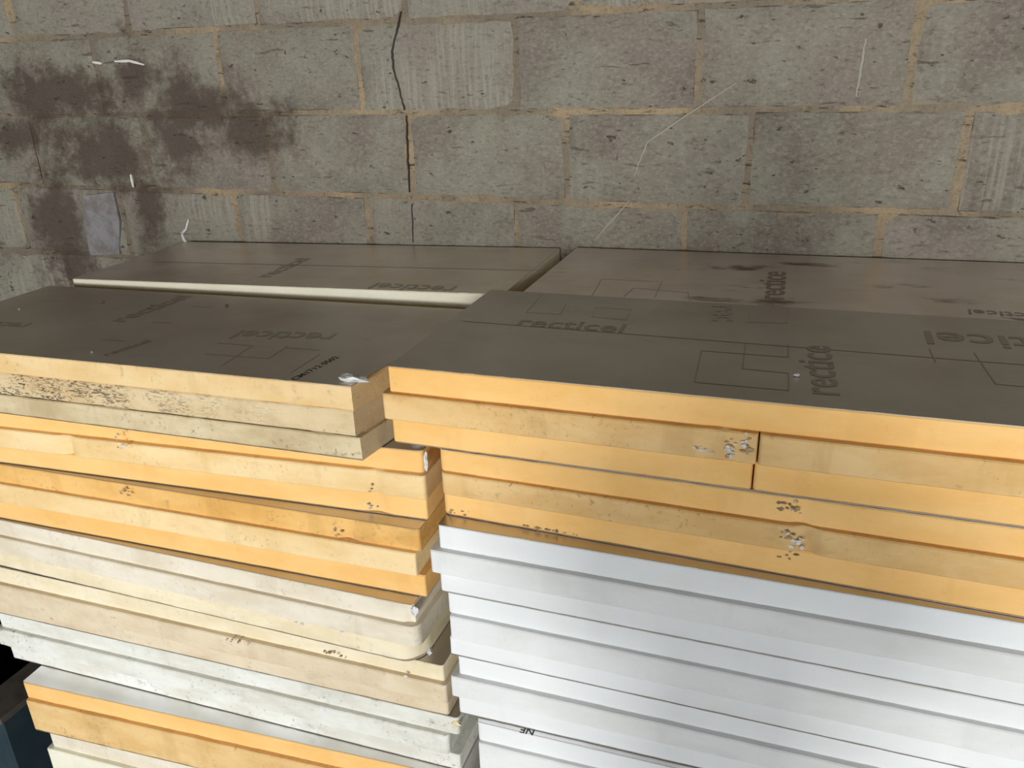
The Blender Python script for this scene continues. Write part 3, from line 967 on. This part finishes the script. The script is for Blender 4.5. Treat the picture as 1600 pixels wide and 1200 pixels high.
# ------------------------------------------------------------------ the photographer, standing behind the camera in the doorway light
def photographer(px, py):
    H = [  # name, parent, (x, y, z) from the feet, radius x, y
        ('pelvis', None, (0, 0, .96), .170, .120), ('belly', 'pelvis', (0, .005, 1.10), .172, .122), ('chest', 'belly', (0, 0, 1.30), .195, .130),
        ('collar', 'chest', (0, -.01, 1.44), .120, .085), ('neck', 'collar', (0, .0, 1.53), .058, .058), ('jaw', 'neck', (0, .025, 1.60), .066, .082),
        ('brow', 'jaw', (0, .015, 1.68), .076, .096), ('crown', 'brow', (0, .0, 1.745), .058, .072)]
    for s_, n_ in ((-1, 'l'), (1, 'r')):
        H += [('hip' + n_, 'pelvis', (s_ * .095, 0, .90), .095, .095), ('knee' + n_, 'hip' + n_, (s_ * .105, .015, .50), .062, .066),
              ('calf' + n_, 'knee' + n_, (s_ * .108, -.015, .36), .056, .060), ('ankle' + n_, 'calf' + n_, (s_ * .11, -.02, .09), .040, .044),
              ('heel' + n_, 'ankle' + n_, (s_ * .11, -.03, .045), .040, .042), ('ball' + n_, 'heel' + n_, (s_ * .125, .11, .036), .044, .034),
              ('toe' + n_, 'ball' + n_, (s_ * .13, .18, .030), .034, .026),
              ('shoulder' + n_, 'collar', (s_ * .19, -.01, 1.43), .066, .066), ('elbow' + n_, 'shoulder' + n_, (s_ * .25, .02, 1.16), .046, .046),
              ('wrist' + n_, 'elbow' + n_, (s_ * .12, .205, 1.27), .029, .029), ('palm' + n_, 'wrist' + n_, (s_ * .075, .245, 1.31), .034, .022)]
        for i, (dx, dz, L) in enumerate(((-.012, .045, .9), (-.016, .022, 1.0), (-.014, .0, .95), (-.006, -.02, .8))):
            a = (s_ * (.052 + dx * -.2), .262, 1.325 + dz * .6)
            b = (s_ * (.022), .268, 1.335 + dz)
            c_ = (s_ * (.022 - .022 * L), .252, 1.335 + dz)
            H += [('k%d' % i + n_, 'palm' + n_, a, .010, .010), ('m%d' % i + n_, 'k%d' % i + n_, b, .0088, .0088), ('t%d' % i + n_, 'm%d' % i + n_, c_, .0075, .0075)]
        H += [('thumb' + n_, 'palm' + n_, (s_ * .062, .222, 1.345), .0115, .0115), ('thumbtip' + n_, 'thumb' + n_, (s_ * .035, .222, 1.372), .009, .009)]
    idx = {h[0]: i for i, h in enumerate(H)}
    me = bpy.data.meshes.new('body')
    me.from_pydata([h[2] for h in H], [(idx[h[1]], i) for i, h in enumerate(H) if h[1]], [])
    o = bpy.data.objects.new('tmp_body', me)
    C.objects.link(o)
    o.modifiers.new('skin', 'SKIN')
    for i, h in enumerate(H):
        sv = me.skin_vertices[0].data[i]
        sv.radius = (h[3], h[4])
        sv.use_root = (i == 0)
    sb = o.modifiers.new('sub', 'SUBSURF')
    sb.levels = sb.render_levels = 2
    dg = bpy.context.evaluated_depsgraph_get()
    body = bpy.data.meshes.new_from_object(o.evaluated_get(dg))
    bpy.data.objects.remove(o, do_unlink=True)
    zmin = min(v.co.z for v in body.vertices)
    for v in body.vertices:
        v.co.z -= zmin
    mats = []
    for nm, c_ in (('skin_tone', rgb(196, 150, 124)), ('navy_jacket', rgb(44, 52, 70)), ('grey_trousers', rgb(70, 70, 72)), ('brown_boots', rgb(62, 44, 32))):
        t_ = NT(nm)
        vv_ = t_.coords(False)
        mats.append(t_.done(t_.mix(t_.ramp(t_.noise(vv_, 40, 4, .6), .35, .7), c_, (c_[0] * .8, c_[1] * .8, c_[2] * .8, 1)), .8))
    body.materials.clear()
    for m_ in mats:
        body.materials.append(m_)
    for f_ in body.polygons:
        c_ = f_.center
        f_.material_index = 3 if c_.z < .13 else 2 if c_.z < .93 and abs(c_.x) < .24 else 0 if (c_.z > 1.49 and abs(c_.x) < .12) or (c_.y > .19 and c_.z > 1.15) else 1
        f_.use_smooth = True
    root = empty('person', (px, py, ZF))
    tag(root, 'person in navy jacket and grey trousers with raised hands, standing opposite the stacks', 'person')
    link('body', body, None, root)
    t_ = NT('dark_hair')
    M['hair'] = t_.done((0.03, 0.02, 0.014, 1), .6)
    hz = 1.70 - zmin
    lump('hair', (0, -.012, hz + .045), .088, 'hair', root, (0, 0, 0), 3, (.88, 1.12, .80), 3, .08)
    M['skin'] = mats[0]
    lump('nose', (0, .112, hz - .065), .014, 'skin', root, (0, 0, 0), 1, (.8, 1.2, 1.5))
    t_ = NT('lip_tone')
    M['lip'] = t_.done(rgb(160, 96, 86), .6)
    lump('mouth', (0, .098, hz - .108), .016, 'lip', root, (0, 0, 0), 1, (1.4, .5, .4))
    t_ = NT('eye_white')
    M['eye'] = t_.done(rgb(225, 222, 215), .3)
    for s_ in (-1, 1):
        lump('eye', (s_ * .031, .094, hz - .035), .012, 'eye', root, (0, 0, 0), 0, (1.1, .6, .7))
        lump('ear', (s_ * .078, .0, hz - .055), .02, 'skin', root, (0, 0, 0), 2, (.35, .8, 1.5))


photographer(0.80, -2.52)
